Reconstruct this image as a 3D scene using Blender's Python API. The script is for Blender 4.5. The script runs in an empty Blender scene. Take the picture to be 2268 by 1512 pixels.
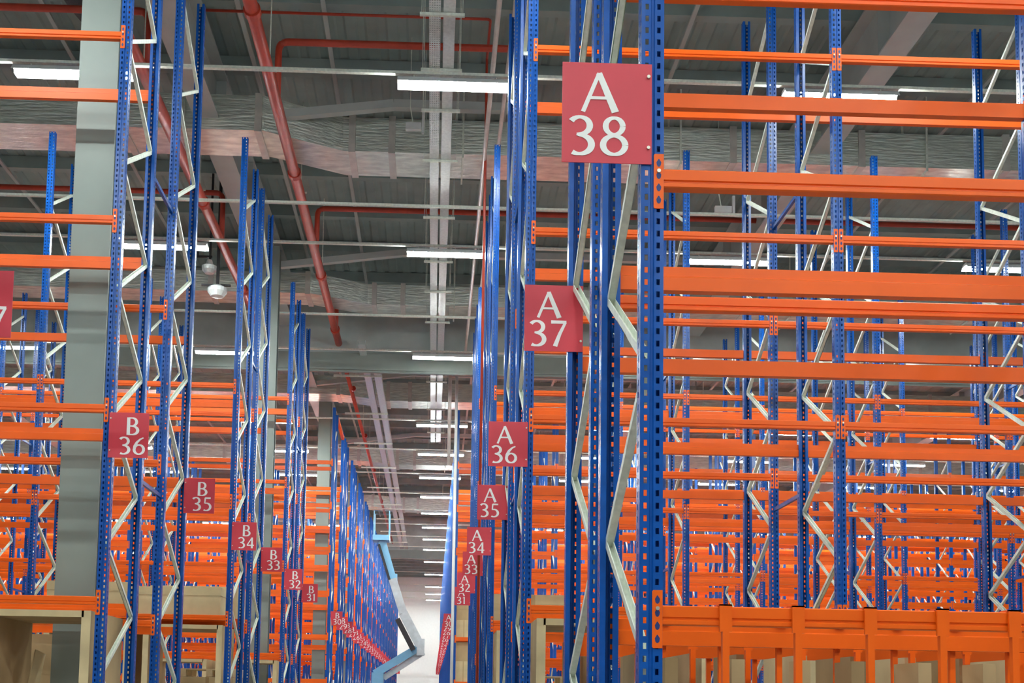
import bpy, bmesh, math, random
from mathutils import Vector, Matrix
random.seed(7)
SC = bpy.context.scene
COL = SC.collection
H = 1.75                                  # lens height above the floor

# ------------------------------------------------------------------ camera
F = 2475.0
yaw, pitch, roll, ppx, ppy = .0237, .0817, -.0177, 1018.19, 1348.96
cy, sy, cp, sp = math.cos(yaw), math.sin(yaw), math.cos(pitch), math.sin(pitch)
fw = Vector((sy*cp, cy*cp, sp)); rt = Vector((cy, -sy, 0)); up = rt.cross(fw)
c_, s_ = math.cos(roll), math.sin(roll)
rt, up = c_*rt - s_*up, s_*rt + c_*up
cam = bpy.data.cameras.new('camera')
cam.sensor_fit = 'HORIZONTAL'; cam.sensor_width = 36.0
cam.lens = F/2268*36; cam.shift_x = (1134-ppx)/2268; cam.shift_y = (ppy-756)/2268
cam.clip_start = .05; cam.clip_end = 400
co = bpy.data.objects.new('camera', cam); COL.objects.link(co)
M = Matrix((rt, up, -fw)).transposed().to_4x4(); M.translation = Vector((0, 0, H))
co.matrix_world = M
SC.camera = co

# ------------------------------------------------------------------ light and exposure
w = bpy.data.worlds.new('world'); SC.world = w; w.use_nodes = True
w.node_tree.nodes['Background'].inputs[0].default_value = (.86, .93, 1, 1)
w.node_tree.nodes['Background'].inputs[1].default_value = .04
SC.view_settings.view_transform = 'Standard'; SC.view_settings.look = 'None'
SC.view_settings.gamma = 1; SC.view_settings.use_curve_mapping = False
SC.view_settings.exposure = 1.78
LAMP = 62.0                               # strength of every lamp tube
SC.cycles.use_light_tree = True
SC.cycles.max_bounces = 5; SC.cycles.diffuse_bounces = 3; SC.cycles.glossy_bounces = 3
SC.cycles.sample_clamp_indirect = 6; SC.cycles.use_denoising = True
SC.cycles.use_adaptive_sampling = True; SC.cycles.adaptive_threshold = .02

# ------------------------------------------------------------------ materials
def mat(name, col, rough=.5, metal=0, var=.08, scale=6, bump=0, bscale=30, emit=0, spec=.5, stretch=None, ramp=None):
    m = bpy.data.materials.new(name); m.use_nodes = True
    nt = m.node_tree; b = nt.nodes['Principled BSDF']
    b.inputs['Roughness'].default_value = rough; b.inputs['Metallic'].default_value = metal
    b.inputs['Specular IOR Level'].default_value = spec
    tc = nt.nodes.new('ShaderNodeTexCoord'); mp = nt.nodes.new('ShaderNodeMapping')
    nt.links.new(tc.outputs['Object'], mp.inputs[0])
    if stretch: mp.inputs['Scale'].default_value = stretch
    n = nt.nodes.new('ShaderNodeTexNoise'); n.inputs['Scale'].default_value = scale; n.inputs['Detail'].default_value = 4
    nt.links.new(mp.outputs[0], n.inputs['Vector'])
    r = nt.nodes.new('ShaderNodeValToRGB')
    r.color_ramp.elements[0].position = .3; r.color_ramp.elements[1].position = .7
    a = ramp or col
    r.color_ramp.elements[0].color = tuple(max(0, x*(1-var)) for x in a[:3])+(1,)
    r.color_ramp.elements[1].color = tuple(min(1, x*(1+var)) for x in col[:3])+(1,)
    nt.links.new(n.outputs['Fac'], r.inputs[0]); nt.links.new(r.outputs[0], b.inputs['Base Color'])
    if bump:
        n2 = nt.nodes.new('ShaderNodeTexNoise'); n2.inputs['Scale'].default_value = bscale; n2.inputs['Detail'].default_value = 5
        nt.links.new(mp.outputs[0], n2.inputs['Vector'])
        bp = nt.nodes.new('ShaderNodeBump'); bp.inputs['Strength'].default_value = bump; bp.inputs['Distance'].default_value = .03
        nt.links.new(n2.outputs['Fac'], bp.inputs['Height']); nt.links.new(bp.outputs[0], b.inputs['Normal'])
    if emit:
        b.inputs['Emission Color'].default_value = (.90, 1, .99, 1); b.inputs['Emission Strength'].default_value = emit
    return m

ORANGE = mat('orange_paint', (.90, .125, .005), .35, var=.05, scale=3, spec=.35)
BLUE = mat('blue_paint', (.003, .075, .34), .27, var=.12, scale=14, spec=.4)
BLUE_DK = mat('blue_paint_shadowed_slot', (.010, .03, .16), .5)
GALV = mat('galvanised_steel', (.76, .80, .69), .42, metal=.1, var=.12, scale=25)
ZINC = mat('zinc_bolt', (.75, .70, .6), .3, metal=.7)
RED = mat('red_sign_plate', (.60, .035, .055), .42, var=.03)
WHITE = mat('white_vinyl_letter', (.86, .84, .80), .5, var=.02)
CONC = mat('floor_concrete', (.27, .275, .265), .35, var=.1, scale=1.5)
DECK = mat('ceiling_deck_paint', (.31, .375, .35), .55, var=.12, scale=2, bump=.15, bscale=3)
STEEL = mat('grey_green_steel_paint', (.24, .275, .245), .45, var=.04, scale=3)
STEEL_LT = mat('light_grey_steel_paint', (.50, .52, .49), .45, var=.06, scale=3)
CLOTH = mat('smoke_curtain_fabric', (.43, .48, .45), .7, var=.18, scale=1.3, bump=.6, bscale=2.2)
PIPE = mat('red_pipe_paint', (.50, .050, .022), .35, var=.1, scale=8)
FOIL = mat('foil_duct_wrap', (.78, .82, .74), .34, metal=.8, var=.22, scale=9, bump=.7, bscale=9, stretch=(.35, 1, 3))
FOIL_TAPE = mat('foil_duct_tape', (.70, .66, .60), .35, metal=.4, var=.1)
TRAY = mat('cable_tray_zinc', (.74, .77, .74), .35, metal=.55, var=.1, scale=20)
CONDUIT = mat('pale_conduit', (.62, .55, .50), .4, metal=.2, var=.1)
WALLW = mat('white_wall_paint', (.9, .9, .86), .7, var=.02)
WALLG = mat('grey_wall_panel', (.30, .32, .31), .6, var=.06)
TUBE = mat('lamp_tube_glow', (1, 1, 1), .5, emit=LAMP)
LAMPB = mat('lamp_housing', (.7, .72, .7), .4)
CARD = mat('cardboard', (.52, .355, .175), .75, var=.1, scale=5, stretch=(1, 1, .4))
CARD_LT = mat('cardboard_pale', (.68, .53, .29), .75, var=.08, scale=5)
CARD_DK = mat('cardboard_inside', (.34, .22, .10), .8, var=.1, scale=5)
WOOD = mat('pallet_wood', (.72, .57, .33), .7, var=.12, scale=12)
INK = mat('black_ink', (.03, .025, .02), .7)
LIFT = mat('lift_blue_paint', (.20, .46, .66), .35, var=.05)
LIFT_GREY = mat('lift_grey_paint', (.50, .56, .57), .4, var=.1)
BLACK = mat('black_rubber', (.02, .02, .022), .6)
BLACK_DUCT = mat('dark_flexible_duct', (.08, .075, .085), .6, bump=.5)
PLASTIC = mat('white_plastic', (.75, .76, .74), .4)

# ------------------------------------------------------------------ helpers
class MB:
    def __init__(s): s.v = []; s.f = []; s.m = []
    def add(s, vs, fs, mi=0):
        o = len(s.v); s.v += [tuple(x) for x in vs]; s.f += [tuple(o+i for i in f) for f in fs]; s.m += [mi]*len(fs); return s
    def box(s, x0, x1, y0, y1, z0, z1, mi=0):
        return s.add([(x0,y0,z0),(x1,y0,z0),(x1,y1,z0),(x0,y1,z0),(x0,y0,z1),(x1,y0,z1),(x1,y1,z1),(x0,y1,z1)],
                     [(0,3,2,1),(4,5,6,7),(0,1,5,4),(1,2,6,5),(2,3,7,6),(3,0,4,7)], mi)
    def bar(s, a, b, wx, wy, mi=0, ref=(1, 0, 0)):
        a, b = Vector(a), Vector(b); d = (b-a).normalized(); r = Vector(ref); r = (r-d*r.dot(d)).normalized(); q = d.cross(r)
        vs = [p+r*i*wx/2+q*j*wy/2 for p in (a, b) for i, j in ((-1,-1),(1,-1),(1,1),(-1,1))]
        return s.add(vs, [(0,3,2,1),(4,5,6,7),(0,1,5,4),(1,2,6,5),(2,3,7,6),(3,0,4,7)], mi)
    def tube(s, pts, rad, n=12, mi=0):
        pts = [Vector(p) for p in pts]; rings = []
        for i, p in enumerate(pts):
            d = (pts[min(i+1, len(pts)-1)]-pts[max(i-1, 0)]).normalized()
            r = Vector((1,0,0)) if abs(d.x) < .8 else Vector((0,1,0))
            r = (r-d*r.dot(d)).normalized(); q = d.cross(r)
            rings.append([p+(r*math.cos(t*2*math.pi/n)+q*math.sin(t*2*math.pi/n))*rad for t in range(n)])
        o = [v for ring in rings for v in ring]; fs = []
        for i in range(len(pts)-1):
            for t in range(n): fs.append((i*n+t, i*n+(t+1) % n, (i+1)*n+(t+1) % n, (i+1)*n+t))
        fs.append(tuple(reversed(range(n)))); fs.append(tuple((len(pts)-1)*n+t for t in range(n)))
        return s.add(o, fs, mi)
    def extrude_x(s, prof, x0, x1, mi=0):
        n = len(prof); vs = [(x0, y, z) for y, z in prof]+[(x1, y, z) for y, z in prof]
        return s.add(vs, [(i, (i+1) % n, n+(i+1) % n, n+i) for i in range(n)]+[tuple(reversed(range(n))), tuple(range(n, 2*n))], mi)
    def mesh(s, name, mats, fix=True):
        me = bpy.data.meshes.new(name); me.from_pydata(s.v, [], s.f)
        for m in (mats if isinstance(mats, (list, tuple)) else [mats]): me.materials.append(m)
        me.polygons.foreach_set('material_index', s.m)
        if fix:
            bm = bmesh.new(); bm.from_mesh(me); bmesh.ops.recalc_face_normals(bm, faces=bm.faces); bm.to_mesh(me); bm.free()
        me.update(); return me

def put(name, me, parent=None, loc=(0, 0, 0), rot=(0, 0, 0)):
    if isinstance(me, tuple): me = me[0].mesh(name, me[1])
    o = bpy.data.objects.new(name, me); COL.objects.link(o)
    o.location = loc; o.rotation_euler = rot
    if parent: o.parent = parent
    return o
def empty(name, loc=(0, 0, 0)):
    o = bpy.data.objects.new(name, None); COL.objects.link(o); o.location = loc; o.empty_display_size = .2; return o
def tag(o, label, cat, group=None, kind=None):
    o['label'] = label; o['category'] = cat
    if group: o['group'] = group
    if kind: o['kind'] = kind
    return o
def struct(name, me, **k):
    o = put(name, me, **k); o['kind'] = 'structure'; return o
def smooth(me):
    me.polygons.foreach_set('use_smooth', [True]*len(me.polygons)); return me

# ------------------------------------------------------------------ the building
YF, XLW, XRW, CZ = 99.0, -44.0, 62.0, 11.15+H
struct('floor', (MB().box(XLW, XRW, -16, YF, -.2, 0), CONC))
struct('wall_far', (MB().box(XLW, XRW, YF, YF+.3, 0, 8.7+H).box(XLW, XRW, YF, YF+.3, 8.7+H, CZ), WALLW))
struct('wall_left', (MB().box(XLW-.3, XLW, -9, YF+.3, 0, CZ), WALLG))
struct('wall_right', (MB().box(XRW, XRW+.3, -9, YF+.3, 0, CZ), WALLG))
mb = MB()                                  # trapezoidal roof deck, ribs running down the aisle
y = -9.0
xs = []
x = XLW
while x < XRW: xs += [(x, 0), (x+.16, 0), (x+.2, .022), (x+.31, .022), (x+.35, 0)]; x += .35
n = len(xs); vs = [(a, -9, CZ+b) for a, b in xs]+[(a, YF, CZ+b) for a, b in xs]
mb.add(vs, [(i, i+1, n+i+1, n+i) for i in range(n-1)])
mb.box(XLW, XRW, -9, YF, CZ+.08, CZ+.2)
struct('ceiling', (mb, DECK))
y = 1.2
while y < YF:                              # roof purlins across the hall
    struct('ceiling_purlin', (MB().box(XLW, XRW, y, y+.09, CZ-.26, CZ-.005).box(XLW, XRW, y+.09, y+.17, CZ-.26, CZ-.24), DECK))
    y += 1.95
def girder(name, x, y0, y1, zb, zt, wf, m):
    g = MB().box(x-wf/2, x+wf/2, y0, y1, zb, zb+.03).box(x-wf/2, x+wf/2, y0, y1, zt-.03, zt).box(x-.012, x+.012, y0, y1, zb+.03, zt-.03)
    yy = y0+1
    while yy < y1: g.box(x-wf/2+.02, x+wf/2-.02, yy, yy+.02, zb+.03, zt-.03); yy += 3
    return struct(name, (g, m))
girder('ceiling_rafter', -4.02, 0, YF, 9.8+H, 10.85+H, .42, STEEL_LT)
girder('ceiling_rafter', 6.75, 0, YF, 9.8+H, 10.85+H, .42, STEEL_LT)
girder('ceiling_rafter', -15.0, 0, YF, 9.8+H, 10.85+H, .42, STEEL_LT)
girder('ceiling_rafter', 18.0, 0, YF, 9.8+H, 10.85+H, .42, STEEL_LT)
girder('ceiling_rafter', 29.0, 0, YF, 9.8+H, 10.85+H, .42, STEEL_LT)

COLS = [(11.66, 'nearest'), (23.78, 'second'), (36.36, 'third'), (48.79, 'fourth'), (61.2, 'fifth')]
WHERE = ['between rack rows B36 and B35', 'behind rack row B32', 'behind rack row B29', 'far down the left racks', 'deepest of the left racks']
for (yc, nm), wh in zip(COLS, WHERE):
    d = .13 if yc < 30 else .15
    m = MB().box(-3.895, -3.487, yc-d, yc-d+.03, 0, 9.78+H).box(-3.895, -3.487, yc+d-.03, yc+d, 0, 9.78+H).box(-3.705, -3.675, yc-d+.03, yc+d-.03, 0, 9.78+H)
    m.box(-3.897, -3.485, yc-d-.004, yc-d, .0, 1.2)
    o = put('steel_column', (m, STEEL)); tag(o, 'grey-green steel roof column '+wh, 'column', kind='structure')

for xx in (-12.2, -9.1, -6.4, -3.3, -1.95, 1.1, 3.9, 9.4, 12.2, 15.1):
    struct('ceiling_brace_rod', (MB().box(xx, xx+.07, 3, 66, CZ-.30, CZ-.26), STEEL_LT))
# smoke curtains hanging across the hall
def curtain(name, y, z0, z1, label):
    bm = bmesh.new(); nx, nz = 150, 8; g = []
    for j in range(nz+1):
        g.append([bm.verts.new((XLW+(XRW-XLW)*i/nx, y+.035*math.sin(i*1.9+j*.6)+.03*math.sin(i*.77-j*.9), z0+(z1-z0)*j/nz)) for i in range(nx+1)])
    for j in range(nz):
        for i in range(nx): bm.faces.new((g[j][i], g[j][i+1], g[j+1][i+1], g[j+1][i]))
    me = bpy.data.meshes.new(name); bm.to_mesh(me); bm.free(); me.materials.append(CLOTH); smooth(me)
    r = empty(name, (0, y, z1)); tag(r, label, 'smoke curtain')
    o = put('fabric', me, r, (0, -y, -z1)); md = o.modifiers.new('thick', 'SOLIDIFY'); md.thickness = .01
    put('bottom_bar', (MB().box(XLW, XRW, -.04, .04, z0-z1-.05, z0-z1+.01), STEEL), r)
    put('lamplit_band', (MB().box(XLW, XRW, -.09, -.085, z0-z1, z0-z1+.45), STEEL), r)  # strip added to stand for the lamplight along the curtain's foot
curtain('smoke_curtain', 28.9, 8.62+H, 11.12+H, 'dark grey smoke curtain hanging across the hall behind the third lamp row')
curtain('smoke_curtain', 67.0, 8.55+H, 11.12+H, 'pale distant smoke curtain near the far white wall')

# ------------------------------------------------------------------ racking
TOP = 8.49+H
PW, PD = .09, .07
def post_mesh(thick, zstep=.05, z1=TOP):
    cols = [(0, 0), (.014, 0), (.028, 0), (.036, 0), (.040, .006), (.050, .006), (.054, 0), (.062, 0), (.076, 0), (.09, 0)]
    prof = [(.028, .07), (0.0, .07), (0, .042), (0, .028)]+cols+[(.09, .028), (.09, .042), (.09, .07), (.062, .07)]
    holes = {i for i in range(len(prof)-1) if (prof[i], prof[i+1]) in
             (((.014, 0), (.028, 0)), ((.062, 0), (.076, 0)), ((0, .042), (0, .028)), ((.09, .028), (.09, .042)))}
    zs = []; k = 0
    while k*zstep < z1: zs += [k*zstep, k*zstep+.013, k*zstep+.037]; k += 1
    zs.append(z1)
    n = len(prof); vs = [(x, y, z) for z in zs for x, y in prof]; fs = []
    for j in range(len(zs)-1):
        for i in range(n-1):
            if i in holes and j % 3 == 1 and zs[j] > .15: continue
            fs.append((j*n+i, j*n+i+1, (j+1)*n+i+1, (j+1)*n+i))
    me = MB().add(vs, fs).mesh('post', BLUE, fix=False)
    if thick:
        o = bpy.data.objects.new('t', me); COL.objects.link(o); md = o.modifiers.new('s', 'SOLIDIFY'); md.thickness = .0028; md.offset = 0
        dg = bpy.context.evaluated_depsgraph_get(); me2 = bpy.data.meshes.new_from_object(o.evaluated_get(dg))
        bpy.data.objects.remove(o); me2.name = 'post'; return me2
    return me
POST = post_mesh(True); POST_THIN = post_mesh(False)
FOOT = MB().box(-.02, .11, -.02, .1, 0, .008).mesh('foot_plate', BLUE)
BAY, XA, XB = 2.91, .80, -3.05
FPROF = [(0, .050), (.004, .054), (.046, .054), (.05, .050), (.05, -.018), (.046, -.022), (.004, -.022), (0, -.018), (0, -.004), (.006, 0),
         (.006, .006), (0, .010), (0, .044)]
BEAM = MB().extrude_x(FPROF, 0, BAY-PW).mesh('beam', ORANGE)
RPROF = [(0, -.046), (0, .022), (.008, .028), (.008, .077), (.013, .077), (.013, .054), (.05, .054), (.05, -.046)]
RPROF = [(.05-a, b) for a, b in RPROF]     # the tall lipped side faces the middle of the pair
PPROF = [(0, -.046), (0, .047), (.05, .047), (.05, -.046)]
BEAM_PLAIN = MB().extrude_x(PPROF, 0, BAY-PW).mesh('beam', ORANGE)
BEAM_REAR = MB().extrude_x(RPROF, 0, BAY-PW).mesh('beam', ORANGE)
def connector(mirror):
    s = -1 if mirror else 1
    m = MB()
    def bx(x0, x1, *a): m.box(min(s*x0, s*x1), max(s*x0, s*x1), *a)
    # local x=0 is the end of the beam, plate laps back over the post
    pl = [(-.040, .108), (-.036, .113), (-.004, .113), (0, .108), (0, -.108), (-.004, -.113), (-.036, -.113), (-.040, -.108)]
    vs = [(s*x, -.005, z) for x, z in pl]+[(s*x, -.0005, z) for x, z in pl]; n = 8
    m.add(vs, [tuple(range(n)), tuple(range(n, 2*n))]+[(i, (i+1) % n, n+(i+1) % n, n+i) for i in range(n)])
    bx(-.0035, 0, -.005, .05, -.113, .113)
    for z in (.078, .027, -.024, -.075):
        t = [(-.030, z), (-.010, z), (-.012, z-.012), (-.017, z-.018), (-.023, z-.018), (-.028, z-.012), (-.0215, z+.014), (-.0185, z+.014)]
        t = [t[0], t[2+3], t[4], t[3], t[2], t[1], t[7], t[6]]
        m.add([(s*a, -.0056, b) for a, b in t], [tuple(range(8))], 1)
    m.tube([(-.02*s, -.006, .042), (-.02*s, -.011, .042)], .008, 10, 2)
    return m.mesh('beam_connector', [ORANGE, BLUE_DK, ZINC])
CONL, CONR = connector(False), connector(True)
ZA = .6; LB = math.hypot(.97, ZA)
BR = MB().box(0, LB, -.018, .018, -.018, -.014).box(0, LB, -.018, -.014, -.018, .018).box(0, LB, .014, .018, -.018, .018).mesh('brace', GALV)
NUM = {38: 'thirty-eight'}

def frame_posts(side, n):
    return [XA+BAY*k for k in range(n+1)] if side == 'A' else [XB-BAY*k for k in range(n+1)]
def rack(side, num, y0, nb, levels, rear, gap, depth=1.1, detail=True):
    """one row of racking; rear: it is the back half of a back-to-back pair"""
    which = 'first' if side == 'A' else ''
    end = 'right of the main aisle' if side == 'A' else 'left of the main aisle'
    r = empty('pallet_rack', (XA if side == 'A' else XB+PW, y0, 0))
    half = 'rear' if rear else 'front'
    tag(r, f'orange and blue pallet rack {end} carrying sign {side}{num}', 'pallet rack', 'pallet racks in rows along the main aisle')
    ox, oy = r.location.x, r.location.y
    P = POST if y0 < 17 else POST_THIN
    for k, px in enumerate(frame_posts(side, nb)):
        a = put('upright_post', P, r, (px-ox, 0, 0)); b = put('upright_post', P, r, (px+PW-ox, depth, 0), (0, 0, math.pi))
        put('foot_plate', FOOT, r, (px-ox, 0, 0)); put('foot_plate', FOOT, r, (px-ox, depth-.08, 0))
        z = .17-.6-.01+H; up_ = False
        z = .77-1.2+H; q = 0                      # zigzag starts at the inner post
        while z+ZA < TOP-.05:
            # even: rises from back node to front node (front half); mirrored for the rear half
            to_front = (q % 2 == 0) != rear
            ang = math.atan2(ZA, .97)
            if to_front: put('brace', BR, r, (px+PW/2-ox, depth-.06, z), (0, -ang, -math.pi/2))
            else: put('brace', BR, r, (px+PW/2-ox, .06, z), (0, -ang, math.pi/2))
            z += ZA; q += 1
        if not rear and gap:
            for zz in (2.17+H, 5.38+H):
                if y0 < 30: put('row_spacer', (MB().box(.03, .06, depth, depth+gap-.013, -.02, .02), BLUE), r, (px-ox, 0, zz))
    for k in range(nb):
        x0 = (XA+PW+BAY*k) if side == 'A' else (XB-BAY*(k+1)+PW)
        for z in levels:
            for back in (0, 1):
                if back: b = put('beam', BEAM_PLAIN if rear else BEAM_REAR, r, (x0+BAY-PW-ox, depth, z+H), (0, 0, math.pi))
                else: b = put('beam', BEAM, r, (x0-ox, 0, z+H))
                if y0 < 34:
                    put('beam_connector', CONL, b); put('beam_connector', CONR, b, (BAY-PW, 0, 0))
    return r

L36 = [.83, 2.60, 4.39, 6.18]; L35 = [.76, 2.52, 4.26]; L38 = [.33, 2.09, 3.81]; L34 = [1.14, 2.88, 4.62]; L32 = [.83, 2.63, 4.33, 6.04]
R = {}
R['A38'] = rack('A', 38, 4.31, 1, L38, False, .29)
R['A37'] = rack('A', 37, 5.70, 2, L38, True, 0)
R['A36'] = rack('A', 36, 10.14, 2, L36, False, .91)
R['A35'] = rack('A', 35, 12.15, 3, L35, True, 0)
R['A34'] = rack('A', 34, 16.45, 3, L34, False, .6)
R['A33'] = rack('A', 33, 18.15, 4, L34, True, 0)
R['A32'] = rack('A', 32, 22.35, 4, L32, False, .75)
R['A31'] = rack('A', 31, 24.2, 5, L32, True, 0)
R['B38'] = rack('B', 38, 4.31, 1, L38, False, .29)
R['B37'] = rack('B', 37, 5.70, 1, L38, True, 0)
R['B36'] = rack('B', 36, 10.14, 1, L36, False, .91)
R['B35'] = rack('B', 35, 12.15, 2, L35, True, 0)
R['B34'] = rack('B', 34, 16.45, 2, L34, False, .6)
R['B33'] = rack('B', 33, 18.15, 2, L34, True, 0)
R['B32'] = rack('B', 32, 22.35, 3, L32, False, .75)
R['B31'] = rack('B', 31, 24.2, 3, L32, True, 0)

# far rows: a few pixels per member
def far_rack(side, num, y0, nb, levels, depth):
    X0 = .58 if side == 'A' else XB
    end = 'right of the main aisle' if side == 'A' else 'left of the main aisle'
    pm, bmb, gm = MB(), MB(), MB()
    for k in range(nb+1):
        px = X0+BAY*k if side == 'A' else X0-BAY*k
        for yy in (y0, y0+depth-PD):
            pm.box(px, px+PW, yy, yy+PD, 0, TOP)
        z = .77-1.2+H; q = 0
        while z < TOP-.7:
            a, b = (y0+depth-PD, y0+PD) if q % 2 == 0 else (y0+PD, y0+depth-PD)
            gm.bar((px+PW/2, a, z), (px+PW/2, b, z+.6), .035, .035); z += .6; q += 1
    for k in range(nb):
        x0 = X0+PW+BAY*k if side == 'A' else X0-BAY*(k+1)+PW
        for z in levels:
            for yy in (y0, y0+depth-.05):
                bmb.box(x0-.002, x0+BAY-PW+.002, yy, yy+.05, z+H-.055, z+H+.055)
                yp = yy-.006 if yy == y0 else yy+.05
                for xx in (x0-.04, x0+BAY-PW): bmb.box(xx, xx+.04, yp, yp+.006, z+H-.11, z+H+.11)
    r = empty('pallet_rack', (X0, y0, 0))
    tag(r, f'distant orange and blue pallet rack {end} carrying sign {side}{num}', 'pallet rack', 'pallet racks in rows along the main aisle')
    off = (-X0, -y0, 0)
    put('upright_posts', (pm, BLUE), r, off); put('beams', (bmb, ORANGE), r, off); put('braces', (gm, GALV), r, off)
    for c in r.children: c['kind'] = 'stuff'
    return r
Y29, STEP = 35.3, 4.14
far = [(30, 32.2, .95, False)]
for k in range(15):
    far += [(29-2*k, Y29+STEP*k, .85, False)]
    if 28-2*k >= 1: far += [(28-2*k, Y29+STEP*k+1.28, .85, True)]
LSETS = [[.5, 1.78, 3.05, 4.32, 5.59, 6.86], [.36, 1.62, 2.90, 4.16, 5.41, 6.67], [.45, 1.7, 2.95, 4.2, 5.5, 6.75]]
for num, y0, dep, rear in far:
    lv = LSETS[0] if num == 30 else LSETS[1+(num//2) % 2]
    far_rack('A', num, y0, min(17, math.ceil((.54*y0-.6)/BAY)), lv, dep)
    far_rack('B', num, y0, min(11, math.ceil((.40*y0-3)/BAY)), lv, dep)

put('top_tie', (MB().bar((XB+.05, 33.15, 8.42+H), (XB+.05, 35.3, 8.30+H), .08, .1), ORANGE), bpy.data.objects['pallet_rack.017'], (-XB, -32.2, 0))
# ------------------------------------------------------------------ signs
def ell(cx, cy_, rx, ry, a0, a1, w0, w1, n=18):
    out = []
    for i in range(n+1):
        t = math.radians(a0+(a1-a0)*i/n); wv = w0+(w1-w0)*abs(math.cos(t))
        out.append((cx+rx*math.cos(t), cy_+ry*math.sin(t), wv))
    return out
GL = {
 'A': (.78, [[(.04, 0, .075), (.39, 1, .065)], [(.385, 1, .10), (.75, 0, .125)], [(.14, .36, .06), (.62, .36, .06)]]),
 'B': (.62, [[(.09, 0, .13), (.09, 1, .12)], [(.09, .97, .055)]+ell(.27, .745, .21, .225, 90, -90, .055, .11)+[(.09, .52, .05)],
             [(.09, .52, .05)]+ell(.28, .265, .27, .24, 90, -90, .055, .12)+[(.09, .03, .06)]]),
 '0': (.62, [ell(.31, .5, .25, .465, 0, 360, .06, .11, 32)]),
 '1': (.42, [[(.24, 0, .125), (.24, 1, .11)], [(.24, .97, .07), (.07, .82, .05)]]),
 '2': (.60, [[(.08, .80, .05)]+ell(.27, .72, .20, .25, 150, -30, .065, .12)+[(.33, .42, .09), (.07, .05, .07)], [(.05, .045, .09), (.56, .045, .09)]]),
 '3': (.58, [ell(.23, .755, .22, .22, 150, -90, .06, .11)+[(.16, .53, .05)], [(.16, .53, .05)]+ell(.22, .265, .27, .245, 90, -125, .06, .12)]),
 '4': (.64, [[(.44, 0, .12), (.44, 1, .10)], [(.43, .97, .07), (.05, .30, .06)], [(.03, .28, .075), (.60, .28, .075)]]),
 '5': (.58, [[(.14, .95, .09), (.50, .95, .085)], [(.15, .97, .07), (.12, .55, .065)], [(.12, .56, .05)]+ell(.22, .30, .27, .275, 100, -125, .06, .12)]),
 '6': (.62, [[(.52, .97, .05), (.36, .88, .07), (.20, .70, .10), (.10, .48, .115), (.08, .30, .11)], ell(.31, .29, .235, .265, 0, 360, .06, .11, 28)]),
 '7': (.58, [[(.04, .95, .10), (.56, .95, .09)], [(.53, .95, .07), (.34, .5, .09), (.18, 0, .12)]]),
 '8': (.62, [ell(.31, .755, .19, .215, 0, 360, .06, .10, 28), ell(.31, .265, .245, .24, 0, 360, .06, .11, 28)]),
 '9': (.62, [[(.10, .03, .05), (.26, .12, .07), (.42, .30, .10), (.52, .52, .115), (.54, .70, .11)], ell(.31, .71, .235, .265, 0, 360, .06, .11, 28)]),
}
def text_into(m, txt, cx, z0, h, y, mi=0):
    tot = sum(GL[c][0] for c in txt)+.10*(len(txt)-1); x = cx-tot*h*1.13/2; e = 0; wx = 1.13
    for c in txt:
        for st in GL[c][1]:
            L, Rr = [], []
            for i, (px, pz, wv) in enumerate(st):
                a = st[max(i-1, 0)]; b = st[min(i+1, len(st)-1)]
                dx, dz = b[0]-a[0], b[1]-a[1]; l = math.hypot(dx, dz) or 1; nx, nz = -dz/l, dx/l
                L.append((px+nx*wv*.65, pz+nz*wv*.65)); Rr.append((px-nx*wv*.65, pz-nz*wv*.65))
            e += 1; yy = y-.0015-.00012*e; n = len(st)
            vs = [(x+p*h*wx, yy, z0+q*h) for p, q in L]+[(x+p*h*wx, yy, z0+q*h) for p, q in Rr]
            vs += [(a_, y, c2) for a_, b_, c2 in vs]
            fs = []
            for i in range(n-1):
                fs += [(i, i+1, n+i+1, n+i), (i, i+1, 2*n+i+1, 2*n+i), (n+i, n+i+1, 3*n+i+1, 3*n+i)]
            m.add(vs, fs, mi)
        x += (GL[c][0]+.10)*h*wx
SW, SH = .362, .418
SZ = 2.366+H
def sign(side, num, y, x0, where):
    r = empty('aisle_sign', (x0, y, SZ-SH/2))
    p = put('sign_plate', (MB().box(0, SW, -.004, 0, 0, SH), RED), r)
    m = MB(); cx = SW*(.41 if side == 'A' else .60)
    text_into(m, side, cx, SH*.505, SH*.39, -.0042); text_into(m, str(num), cx, SH*.075, SH*.385, -.0042)
    put('lettering', (m, WHITE), r)
    if num > 12:
        for zz in (.13, .84):
            bx = SW*.962 if side == 'A' else SW*.04
            put('screw', (MB().tube([(bx, -.004, SH*(1-zz)), (bx, -.011, SH*(1-zz))], .007, 10), ZINC), r)
    tag(r, f'{"bright" if where else "dark"} red sign reading {side} {num} on a blue rack post', 'sign', 'red aisle signs')
for n, yy, xa, xb in [(38, 4.305, .478, None), (37, 6.725, .528, -2.97), (36, 10.13, .478, -2.996), (35, 13.17, .50, -2.98), (34, 16.44, .478, -2.996),
                      (33, 19.17, .49, -2.98), (32, 22.34, .47, -2.996), (31, 25.22, .48, -2.98)]:
    if xa is not None: sign('A', n, yy, xa, n % 2 == 0)
    if xb is not None: sign('B', n, yy, xb, n % 2 == 0)
for num, y0, dep, rear in far:
    yy = y0-.012 if num % 2 else y0+dep-.075
    if num == 30: yy = y0+dep-.08
    sign('A', num, yy, .31, num % 2); sign('B', num, yy, -3.05, num % 2)

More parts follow.
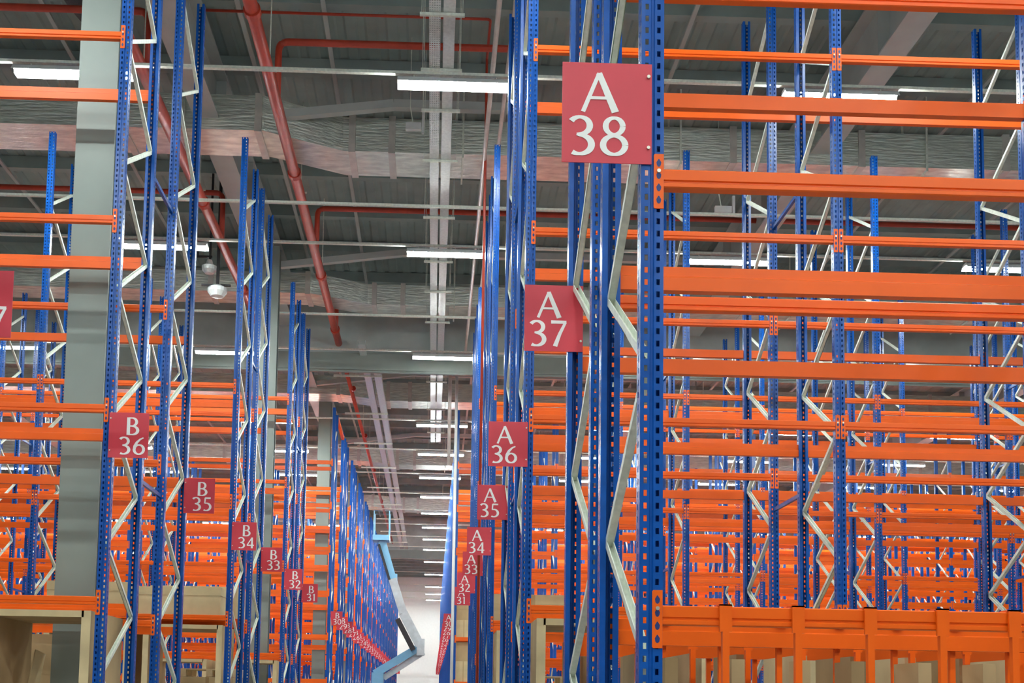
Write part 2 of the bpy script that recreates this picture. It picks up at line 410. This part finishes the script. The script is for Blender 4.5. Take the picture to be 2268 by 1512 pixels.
# ------------------------------------------------------------------ lamps on their rails
LROWS = [(-9.5, 'furthest behind the camera'), (-3.7, 'behind the camera'), (2.1, 'in the lamp row before rack A38'), (8.5, 'in the lamp row behind rack A37'), (14.9, 'in the first lamp row'), (20.8, 'in the second lamp row'),
         (27.3, 'in the third lamp row'), (34.2, 'in the fourth lamp row'), (38.3, 'in the fifth lamp row'), (42.4, 'in the sixth lamp row'), (46.5, 'in the seventh lamp row'),
         (50.6, 'in the eighth lamp row'), (54.8, 'in the ninth lamp row'), (58.9, 'in the tenth lamp row'), (63.0, 'in the eleventh lamp row'), (68.5, 'in the twelfth lamp row'),
         (75.5, 'in the thirteenth lamp row'), (83.8, 'in the fourteenth lamp row'), (89.5, 'in the fifteenth lamp row'), (95.0, 'by the far wall')]
TUBEM = MB().extrude_x([(-.075, .0), (-.05, -.075), (.05, -.075), (.075, .0)], 0, 1.56).mesh('diffuser', TUBE)
HOUS = MB().extrude_x([(-.08, .0), (-.125, -.05), (-.127, -.048), (-.08, .03), (-.04, .055), (.04, .055), (.08, .03), (.127, -.048), (.125, -.05), (.08, 0)], -.02, 1.58).mesh('housing', LAMPB)
HANG = MB().box(.2, .215, -.006, .006, .055, .10).box(1.35, 1.365, -.006, .006, .055, .10).mesh('hanger', GALV)
ORD = ['over the main aisle', 'first right of the main aisle', 'second to the right', 'third to the right', 'fourth to the right', 'fifth to the right', 'sixth to the right', 'seventh to the right', 'eighth to the right', 'ninth to the right', 'tenth to the right']
ORDL = ['', 'first left of the main aisle', 'second to the left', 'third to the left', 'fourth to the left', 'fifth to the left', 'sixth to the left', 'seventh to the left']
for li, (y, wh) in enumerate(LROWS):
    a, b = -math.ceil((.40*y+1)/5.4), math.ceil((.53*y+.5)/5.4)
    a = max(a, -7); b = min(b, 10)
    if y < 3: a, b = -2, 3
    rx0, rx1 = 5.4*a-2.6, 5.4*b+3.2
    rail = put('lamp_rail', (MB().box(rx0, rx1, y-.03, y+.03, 8.66+H, 8.70+H), GALV)); tag(rail, f'thin steel lamp rail crossing the hall {wh}', 'lamp rail', 'lamp rails')
    zz = .10+8.56+H
    for i in range(a, b+1):
        l = empty('batten_lamp', (.17-.79+5.4*i+(.12 if y == 14.9 and i == -1 else 0), y, 8.56+H))
        put('diffuser', TUBEM, l); put('housing', HOUS, l); put('hanger', HANG, l)
        tag(l, f'white batten lamp {wh}, {ORD[i] if i >= 0 else ORDL[-i]}', 'lamp', 'batten lamps in rows under the roof')
for y, wh in ((18.95, 'midway between the first and second lamp rows'), (24.6, 'midway between the second and third lamp rows')):
    tag(put('support_rail', (MB().box(-14, 14, y-.03, y+.03, 8.6+H, 8.64+H), GALV)), f'bare thin steel rail {wh}', 'rail')

# ------------------------------------------------------------------ ducts
def duct(y, label, z0=9.6, hh=.62, dd=.92, off=-.62, x0=-26, x1=34, det=True):
    r = empty('air_duct', (0, y, z0+H)); tag(r, label, 'air duct', 'foil wrapped air ducts')
    path = [(x0, off), (-3.05, off), (-1.75, 0), (x1, 0)]
    m = MB(); n = len(path)
    vs = []
    for px, py in path: vs += [(px, py, 0), (px, py+dd, 0), (px, py+dd, hh), (px, py, hh)]
    fs = []
    for i in range(n-1):
        for j in range(4): fs.append((i*4+j, i*4+(j+1) % 4, i*4+4+(j+1) % 4, i*4+4+j))
    fs += [(0, 1, 2, 3), (n*4-4, n*4-3, n*4-2, n*4-1)]
    m.add(vs, fs); put('duct_body', (m, FOIL), r)
    for xx in [-22.5, -19, -15.5, -12, -8.6, -5.5, -3.2, -1.65, -.95, 2.35, 5.1, 7.4, 10, 13, 16, 20, 24, 28]:
        py = off if xx < -3.05 else 0
        put('duct_joint', (MB().box(xx, xx+.12, py-.03, py+dd+.03, -.03, hh+.03), FOIL_TAPE), r)
    for xx in (-8, -4.4, .35, 4.2, 8.6, 13):
        py = off if xx < -3.05 else 0
        put('hanger', (MB().box(xx, xx+.03, py-.06, py-.03, -.06, 1.5).box(xx, xx+.03, py+dd+.03, py+dd+.06, -.06, 1.5).box(xx, xx+.03, py-.06, py+dd+.06, -.09, -.05), GALV), r)
duct(18.98, 'foil wrapped air duct across the ceiling, first from the camera')
duct(26.6, 'foil wrapped air duct across the ceiling just before the smoke curtain', hh=.5, dd=.8)
duct(35.4, 'foil wrapped air duct across the ceiling just beyond the smoke curtain', hh=.6)
duct(45.2, 'foil wrapped air duct far down the hall, fourth along', hh=.6)
duct(56.0, 'foil wrapped air duct far down the hall, fifth along', hh=.6)

# ------------------------------------------------------------------ pipes
def pipe(pts, r, label, m=PIPE, name='sprinkler_pipe', cat='pipe', joints=()):
    o = empty(name, (pts[0][0], pts[0][1], pts[0][2]+H)); tag(o, label, cat)
    q = [(p[0]-pts[0][0], p[1]-pts[0][1], p[2]-pts[0][2]) for p in pts]
    full = [q[0]]
    for i in range(1, len(q)-1):           # rounded elbows
        a, b, c = Vector(q[i-1]), Vector(q[i]), Vector(q[i+1])
        d1, d2 = (a-b).normalized(), (c-b).normalized(); k = r*3
        for t in range(7):
            u = t/6; full.append(tuple((b+d1*k)*(1-u)**2+2*b*u*(1-u)+(b+d2*k)*u*u))
    full.append(q[-1])
    me = MB().tube(full, r, 14).mesh('pipe_run', m); smooth(me); put('pipe_run', me, o)
    for a, b in joints:
        a = Vector((a[0]-pts[0][0], a[1]-pts[0][1], a[2]-pts[0][2])); b = Vector((b[0]-pts[0][0], b[1]-pts[0][1], b[2]-pts[0][2]))
        put('pipe_coupling', (MB().tube([a, b], r*1.25, 14), m), o)
zm = 9.3
cj = lambda x, z, ys: [((x, y, z), (x, y+.12, z)) for y in ys]
pipe([(-2.62, 2, zm), (-2.62, 28.75, zm)], .095, 'thick red sprinkler main running along the main aisle ceiling', joints=cj(-2.62, zm, (14.5, 19.2, 24, 27.6)))
pipe([(-2.62, 29.2, zm), (-2.5, 66, zm)], .06, 'red sprinkler main beyond the smoke curtain', joints=cj(-2.53, zm, (33, 39, 45, 52, 60)))
pipe([(-4.5, 2, zm), (-4.5, 28.75, zm)], .095, 'red sprinkler main passing behind the left rack posts', joints=cj(-4.5, zm, (15, 20.5, 25)))
for i, (y, x1) in enumerate(((16.98, 20), (23.0, 24), (27.9, 26))):
    zb = [10.35, 10.35, 10.3][i]
    pipe([(-2.62, y, zm), (-2.62, y, zb), (x1, y, zb)], .055, f'thin red branch pipe crossing right under the roof, {["first", "second", "third"][i]} of three')
for i, y in enumerate((16.3, 22.4)):
    pipe([(-4.5, y, zm), (-4.5, y, 10.35), (-16, y, 10.35)], .055, f'thin red branch pipe crossing to the left wall side, {["first", "second"][i]} of two')
pipe([(-3.75, 16.8, 10.72), (.72, 16.8, 10.72), (.72, 17.95, 10.75), (.72, 17.95, -1.4)], .022, 'thin red riser pipe coming down beside rack row A34')

pipe([(.70, 5, 9.0), (.70, 28.7, 9.0)], .035, 'pale conduit along the ceiling right of the cable trays', CONDUIT, 'conduit', 'conduit')
pipe([(.92, 5, 9.0), (.90, 28.7, 9.0)], .032, 'second pale conduit nearer the right rack posts', CONDUIT, 'conduit', 'conduit')
pipe([(.545, 31.4, 9.4), (.545, 31.4, -1.75)], .042, 'white downpipe standing behind sign A32', WALLW, 'downpipe', 'pipe')
pipe([(.35, 31, 11.145), (.35, 31, 6.6)], .05, 'short white pipe drop beyond the smoke curtain', CONDUIT, 'conduit', 'conduit')

pipe([(-6.0, 15.9, 11.1), (-5.75, 16.9, 10.75), (-5.3, 17.8, 10.65)], .16, 'dark flexible duct under the roof beside the nearest steel column', BLACK_DUCT, 'flexible_duct', 'duct')
for x, y0_, y1_ in ((-2.62, 4, 28), (-4.5, 4, 28), (-2.58, 31, 65)):
    par = [o for o in bpy.data.objects if o.name.startswith('sprinkler_pipe') and abs(o.location.x-x) < .06 and (o.location.y < 3) == (y0_ < 5)][0]
    yy = y0_
    while yy < y1_:
        put('hanger', (MB().box(-.008, .008, -.008, .008, .05, 1.845).box(-.11, .11, -.015, .015, .07, .10), GALV), par, (0, yy-par.location.y, 0)); yy += 4.05
# ------------------------------------------------------------------ cable trays
def tray(x, wd, y0, y1, z, label, perf):
    o = empty('cable_tray', (x, y0, z+H)); tag(o, label, 'cable tray', 'cable trays over the main aisle')
    m = MB()
    if perf:
        L = y1-y0; yy = 0; rows = [wd*(i+.5)/5 for i in range(5)]
        while yy < L:                       # slotted bottom near the camera
            far_ = yy > 10
            if far_: m.box(0, wd, yy, L, 0, .002); break
            m.box(0, wd, yy, yy+.035, 0, .002)
            xs_ = [0]+[v for r_ in rows for v in (r_-.007, r_+.007)]+[wd]
            for i in range(0, len(xs_), 2): m.box(xs_[i], xs_[i+1], yy+.035, yy+.05, 0, .002)
            yy += .05
    else: m.box(0, wd, 0, y1-y0, 0, .002)
    m.box(0, .002, 0, y1-y0, 0, .05).box(wd-.002, wd, 0, y1-y0, 0, .05)
    put('tray_channel', (m, TRAY), o)
tray(-.21, .155, 7.5, 38.5, 9.0, 'perforated steel cable tray over the main aisle', True)
tray(-.02, .16, 7.5, 38.5, 9.0, 'plain covered cable tray over the main aisle', False)
for i, y in enumerate([14.0, 15.3, 16.4, 18.0, 20.2, 22.3, 24.0, 26.0, 31.0, 34.0, 37, 40]):
    o = put('trapeze_hanger', (MB().box(-.33, .26, y-.02, y+.02, 8.955+H, 8.995+H).box(-.31, -.30, y-.005, y+.005, 8.99+H, 11.1+H).box(.23, .24, y-.005, y+.005, 8.99+H, 11.1+H), GALV))
    tag(o, f'steel trapeze hanger under the cable trays, {["first","second","third","fourth","fifth","sixth","seventh","eighth","ninth","tenth","eleventh","twelfth"][i]} along', 'hanger', 'trapeze hangers')
# double channel running on from the smoke curtain to the far wall
for i, (xx, lb) in enumerate(((-1.96, 'left-hand pale channel of the long ladder tray'), (-1.68, 'second pale channel beside the long ladder tray'))):
    o = put('ladder_tray', (MB().box(xx-.10, xx+.10, 27.9 if i == 0 else 29.3, 66.5, 9.0+H, 9.004+H).box(xx-.10, xx-.095, 27.9 if i == 0 else 29.3, 66.5, 9.0+H, 9.12+H).box(xx+.095, xx+.10, 27.9 if i == 0 else 29.3, 66.5, 9.0+H, 9.12+H), TRAY))
    tag(o, lb+' beyond the smoke curtain', 'cable tray')
for i in range(9):
    y = 30.5+i*4.1
    o = put('cross_bracket', (MB().box(-2.9, -1.55, y, y+.05, 8.93+H, 8.98+H), GALV)); tag(o, 'thin bracket under the long ladder tray', 'bracket', 'brackets under the ladder tray')

# struts under the roof between rafter and ridge
for i, (y, wh) in enumerate(((19.0, 'first'), (25.4, 'second'), (34.9, 'third'), (43, 'fourth'))):
    m = MB().bar((-3.78, y-.5, 9.82+H), (-.85, y-.5, 10.2+H), .14, .14, ref=(0, 1, 0)).bar((-.85, y-.5, 10.2+H), (6.4, y-.5, 10.2+H), .14, .14, ref=(0, 1, 0))
    tag(put('roof_strut', (m, STEEL_LT)), f'light grey sloping roof strut, {wh} along the hall', 'strut', 'roof struts')
for i, (x, y, s) in enumerate(((-.62, 18.0, 1), (5.1, 20.0, 1.2))):
    o = empty('exit_sign_light', (x, y, 9.52+H if i == 0 else 9.15+H)); tag(o, ['small white box light hung from a bent arm over the main aisle', 'small white box light hung right of sign A38'][i], 'emergency light')
    put('light_body', (MB().box(0, .26*s, 0, .08, 0, .12), PLASTIC), o); put('mounting_plate', (MB().box(.27*s, .31*s, 0, .05, -.06, .32), PLASTIC), o)
    put('arm', (MB().bar((.12, .04, .12), (.07, .04, .4), .015, .015).bar((.07, .04, .4), (.07, .04, 1.62 if i == 0 else 1.98), .012, .012), GALV), o)
# pendant unit behind the B36 rack
o = empty('ventilation_unit', (-4.72, 22.6, 8.95+H)); tag(o, 'dark pendant fan unit with bright lower domes behind the B36 posts', 'fan unit')
def lathe(m, prof, c, n=18, mi=0):
    vs = [(c[0]+r*math.cos(2*math.pi*t/n), c[1]+r*math.sin(2*math.pi*t/n), c[2]+z) for r, z in prof for t in range(n)]
    m.add(vs, [(i*n+t, i*n+(t+1) % n, (i+1)*n+(t+1) % n, (i+1)*n+t) for i in range(len(prof)-1) for t in range(n)], mi)
m = MB(); lathe(m, [(0, 0), (.09, .02), (.15, .08), (.16, .16), (.08, .2), (.05, .3), (0, .3)], (-.05, 0, -.25)); put('dome', (m, TRAY), o)
m = MB(); lathe(m, [(0, 0), (.13, .03), (.20, .12), (.20, .2), (.1, .26), (0, .26)], (.13, 0, -.75)); put('dome', (m, LAMPB), o)
put('bracket', (MB().box(-.3, 0, -.02, .02, .1, .14).box(-.32, -.28, -.02, .02, .1, .25).box(-.06, -.02, -.02, .02, 0, 1.9).box(.1, .16, -.02, .02, -.5, 1.9).box(-.2, .4, -.02, .02, -.5, -.46), BLACK), o)

# ------------------------------------------------------------------ goods
def sleeve(x0, x1, y0, y1, z0, z1, label, t=.035, m=CARD, group=None, flap=False):
    o = empty('cardboard_sleeve', (x0, y0, z0+H)); tag(o, label, 'cardboard box', group)
    X, Y, Z = x1-x0, y1-y0, z1-z0
    put('sleeve_wall', (MB().box(0, t, 0, Y, 0, Z), m), o); put('sleeve_wall', (MB().box(X-t, X, 0, Y, 0, Z), m), o)
    put('sleeve_top', (MB().box(t, X-t, 0, Y, Z-t, Z), m), o); put('sleeve_bottom', (MB().box(t, X-t, 0, Y, 0, t), m), o)
    put('edge_strip', (MB().box(-.004, t+.02, -.006, 0, 0, Z).box(X-t-.02, X+.004, -.006, 0, 0, Z).box(t, X-t, -.006, 0, Z-t, Z), CARD_LT), o)
    if flap: put('flap', (MB().bar((t+.06, .55, .07), (t+.16, .85, Z-.35), .012, .16, ref=(1, -.3, 0)), CARD_LT), o)
    return o
def carton(x0, x1, y0, y1, z0, z1, label, group=None, m=CARD_LT):
    o = empty('carton', (x0, y0, z0+H)); tag(o, label, 'cardboard box', group); X, Y, Z = x1-x0, y1-y0, z1-z0
    put('box_body', (MB().box(0, X, 0, Y, 0, Z), m), o)
    put('lid', (MB().box(-.006, X+.006, -.006, Y+.006, Z*.72, Z+.004), m), o)
    put('tape', (MB().box(X*.47, X*.53, -.008, -.006, 0, Z*1.0), CARD), o)
    return o
def pallet(x0, x1, y0, y1, z0, label):
    o = empty('wooden_pallet', (x0, y0, z0+H)); tag(o, label, 'pallet'); X, Y = x1-x0, y1-y0
    for k in range(7): put('deck_board', (MB().box(0, X, Y*k/7, Y*k/7+Y*.1, .11, .13), WOOD), o)
    for a in (0, X/2-.05, X-.1):
        for b in (0, Y/2-.05, Y-.1): put('block', (MB().box(a, a+.1, b, b+.1, .02, .11), WOOD), o)
    for a in (0, X/2-.05, X-.1): put('bottom_board', (MB().box(a, a+.1, 0, Y, 0, .02), WOOD), o)
zl = .83-1.78+.054
sleeve(-4.05, -3.10, 10.17, 11.22, zl, .755, 'big open brown cardboard sleeve below sign B36, seen right through', .06, flap=True)
carton(-5.1, -4.13, 12.25, 13.1, -.9, .64, 'tall brown carton on rack B35 seen through the big sleeve', None, CARD)
sleeve(-5.3, -4.2, 10.2, 11.2, zl, .72, 'open brown cardboard sleeve at the outer end of the B36 shelf', .06)
sleeve(.95, 1.95, 10.17, 11.2, zl, .765, 'open brown cardboard sleeve under the lowest beam of rack A36', .06)
sleeve(2.15, 3.55, 10.2, 11.2, zl, .74, 'wide brown cardboard sleeve second along under rack A36', .06)
sleeve(4.0, 5.2, 10.2, 11.2, zl, .74, 'brown cardboard sleeve in the next bay of rack A36', .06)
zl = 1.14-1.74+.054
sleeve(-4.25, -3.10, 16.5, 17.5, zl, 1.05, 'open brown cardboard sleeve under the lowest beam of rack B34', .06)
sleeve(-5.7, -4.45, 16.5, 17.5, zl, 1.03, 'open brown cardboard sleeve behind the B35 posts', .06)
sleeve(.95, 2.1, 16.5, 17.5, zl, 1.05, 'brown cardboard sleeve under the lowest beam of rack A34', .06)
sleeve(2.3, 3.5, 16.5, 17.5, zl, 1.03, 'brown cardboard sleeve second along in rack A34', .06)
sleeve(4.0, 5.6, 16.5, 17.5, zl, 1.03, 'brown cardboard sleeve in the second bay of rack A34', .06)
carton(-4.35, -3.15, 16.55, 17.45, 1.196, 1.60, 'wide brown carton standing on the lowest beam of rack B34')
carton(-5.7, -4.5, 16.55, 17.45, 1.196, 1.66, 'tall pale carton on the lowest beam behind the B35 posts')
carton(-4.6, -3.2, 18.2, 19.2, 1.196, 1.78, 'large pale carton on the lowest beam of rack B33')
carton(.95, 2.3, 18.2, 19.2, 1.196, 1.75, 'pale carton on the lowest beam of rack A33')
sleeve(-4.3, -3.1, 22.4, 23.4, -1.7+.79, .74, 'small open cardboard sleeve under the lowest beam of rack B32', .06)
sleeve(-5.6, -4.5, 22.4, 23.4, -1.7+.79, .74, 'second open cardboard sleeve along in rack B32', .06)
pallet(-4.1, -3.15, 18.3, 19.2, .32, 'pale wooden pallet seen through the B34 cardboard sleeve')
carton(-4.1, -3.2, 18.3, 19.2, -.6, .31, 'pale carton under the pallet seen through the B34 sleeve')
pallet(1.0, 2.2, 18.3, 19.2, .3, 'pale wooden pallet in rack A33')
carton(1.0, 2.2, 18.3, 19.2, -.6, .29, 'pale carton below the pallet of rack A33')
# tall carton stack in A30 seen past the downpipe
for i, (z0_, z1_, e) in enumerate(((.558, 1.14, .0), (1.145, 1.70, .04), (1.838, 2.33, .0), (2.335, 2.76, .05))):
    carton(.69, 1.10+e, 32.3, 33.05, z0_, z1_, f'tan carton in the stack beside the white downpipe, {["lowest", "second from below", "third from below", "topmost"][i]}', 'stacked cartons beside the downpipe', CARD if i % 2 else CARD_LT)
carton(.69, 1.12, 32.3, 33.05, -.6, .43, 'tan carton below the stack beside the white downpipe', None, CARD)
# vertical dividers hooked over the lowest A38 beam, with brown boards between them
def divider(x, ys, par, off):
    m = MB().box(-.024, .024, -.012, 0, -.045, .062).box(-.024, .024, -.012, .062, .056, .062)
    m.box(-.013, .013, -.012, .014, -.9, -.045)
    return put('divider', (m, ORANGE), par, (x-off[0], ys-off[1], .33+H))
for par, yb, xs in (('A38', 4.31, [1.135+.284*k for k in range(9)]), ):
    r = R[par]; off = (r.location.x, r.location.y)
    for x in xs: divider(x, yb-.004, r, off)
for par, yb, flip in (('A38', 5.41, 1), ('A37', 5.70, 0), ('A37', 6.80, 1)):
    r = R[par]; off = (r.location.x, r.location.y)
    for k in range(9):
        d_ = divider(1.0+.284*k+(.12 if flip else .05), yb, r, off)
        if flip: d_.rotation_euler = (0, 0, math.pi)
rng = random.Random(3)
k = 0
for j, (ya, yb_) in enumerate(((5.02, 5.16), (5.85, 6.3))):
    for i in range(9):
        x = 1.06+.284*i+rng.uniform(-.03, .05)
        o = put('flat_carton', (MB().box(0, rng.choice((.025, .04, .06)), ya, yb_+rng.uniform(0, .15), -.95, .21 if j == 0 else .27), (CARD, CARD_LT, CARD_DK)[rng.randrange(3)]), None, (x, 0, H))
        tag(o, f'upright flat brown carton, {["first","second","third","fourth","fifth","sixth","seventh","eighth","ninth"][i]} from the end post on {"rack A38" if j == 0 else "rack A37"}', 'carton', 'flat cartons between the dividers')

# ------------------------------------------------------------------ boom lift in the aisle
by = 44.0
lr = empty('boom_lift', (-2.0, by, 0)); tag(lr, 'pale blue articulated boom lift raised in the main aisle', 'boom lift')
B_ = lambda x, z, dy=0: (x+2.0, dy, z+H)
put('basket', (MB().box(-.44, .22, -.4, .4, 6.25+H, 6.45+H), LIFT), lr)
put('basket_rail', (MB().tube([B_(-2.4, 6.45, -.38), B_(-2.4, 7.4, -.38), B_(-1.8, 7.4, -.38), B_(-1.8, 6.45, -.38)], .02, 8).tube([B_(-2.4, 6.45, .38), B_(-2.4, 7.4, .38), B_(-1.8, 7.4, .38), B_(-1.8, 6.45, .38)], .02, 8), LIFT), lr)
P1, P2, P3, P4 = B_(-2.08, 6.25), B_(-1.63, 4.75), B_(-1.18, 3.4), B_(-.50, 2.15)
put('upper_boom', (MB().bar(P1, P2, .36, .3, ref=(0, 1, 0)), LIFT), lr); put('upper_boom', (MB().bar(P2, P3, .38, .32, ref=(0, 1, 0)), LIFT_GREY), lr)
put('upper_boom', (MB().bar(P3, P4, .42, .36, ref=(0, 1, 0)), LIFT_GREY), lr)
put('joint', (MB().box(.25, .55, -.16, .16, 4.6+H, 4.95+H), LIFT), lr)
put('hydraulic_cylinder', (MB().bar(B_(-1.4, 3.15, -.25), B_(-.75, 1.95, -.25), .36, .2, ref=(0, 1, 0)).bar(B_(-2.2, 6.1, -.2), B_(-1.75, 4.7, -.2), .1, .1, ref=(0, 1, 0)), BLACK), lr)
put('lower_boom', (MB().bar(B_(-.4, 2.15), B_(-2.25, 1.0), .34, .3, ref=(0, 1, 0)), LIFT), lr)
put('lower_boom', (MB().bar(B_(-.35, 1.9, .1), B_(-1.9, .85, .1), .26, .22, ref=(0, 1, 0)), LIFT_GREY), lr)
put('knuckle', (MB().box(1.38, 1.68, -.22, .22, 1.75+H, 2.4+H), LIFT_GREY), lr)
put('turret', (MB().box(-.35, .1, -.4, .4, .75, 2.8), LIFT), lr)
put('chassis', (MB().box(-.9, .7, -1.1, 1.1, .35, .85), LIFT), lr)
for a in (-.75, .55):
    for b in (-.85, .85):
        put('wheel', (MB().tube([(a-.16, b, .36), (a+.16, b, .36)], .36, 20), BLACK), lr)
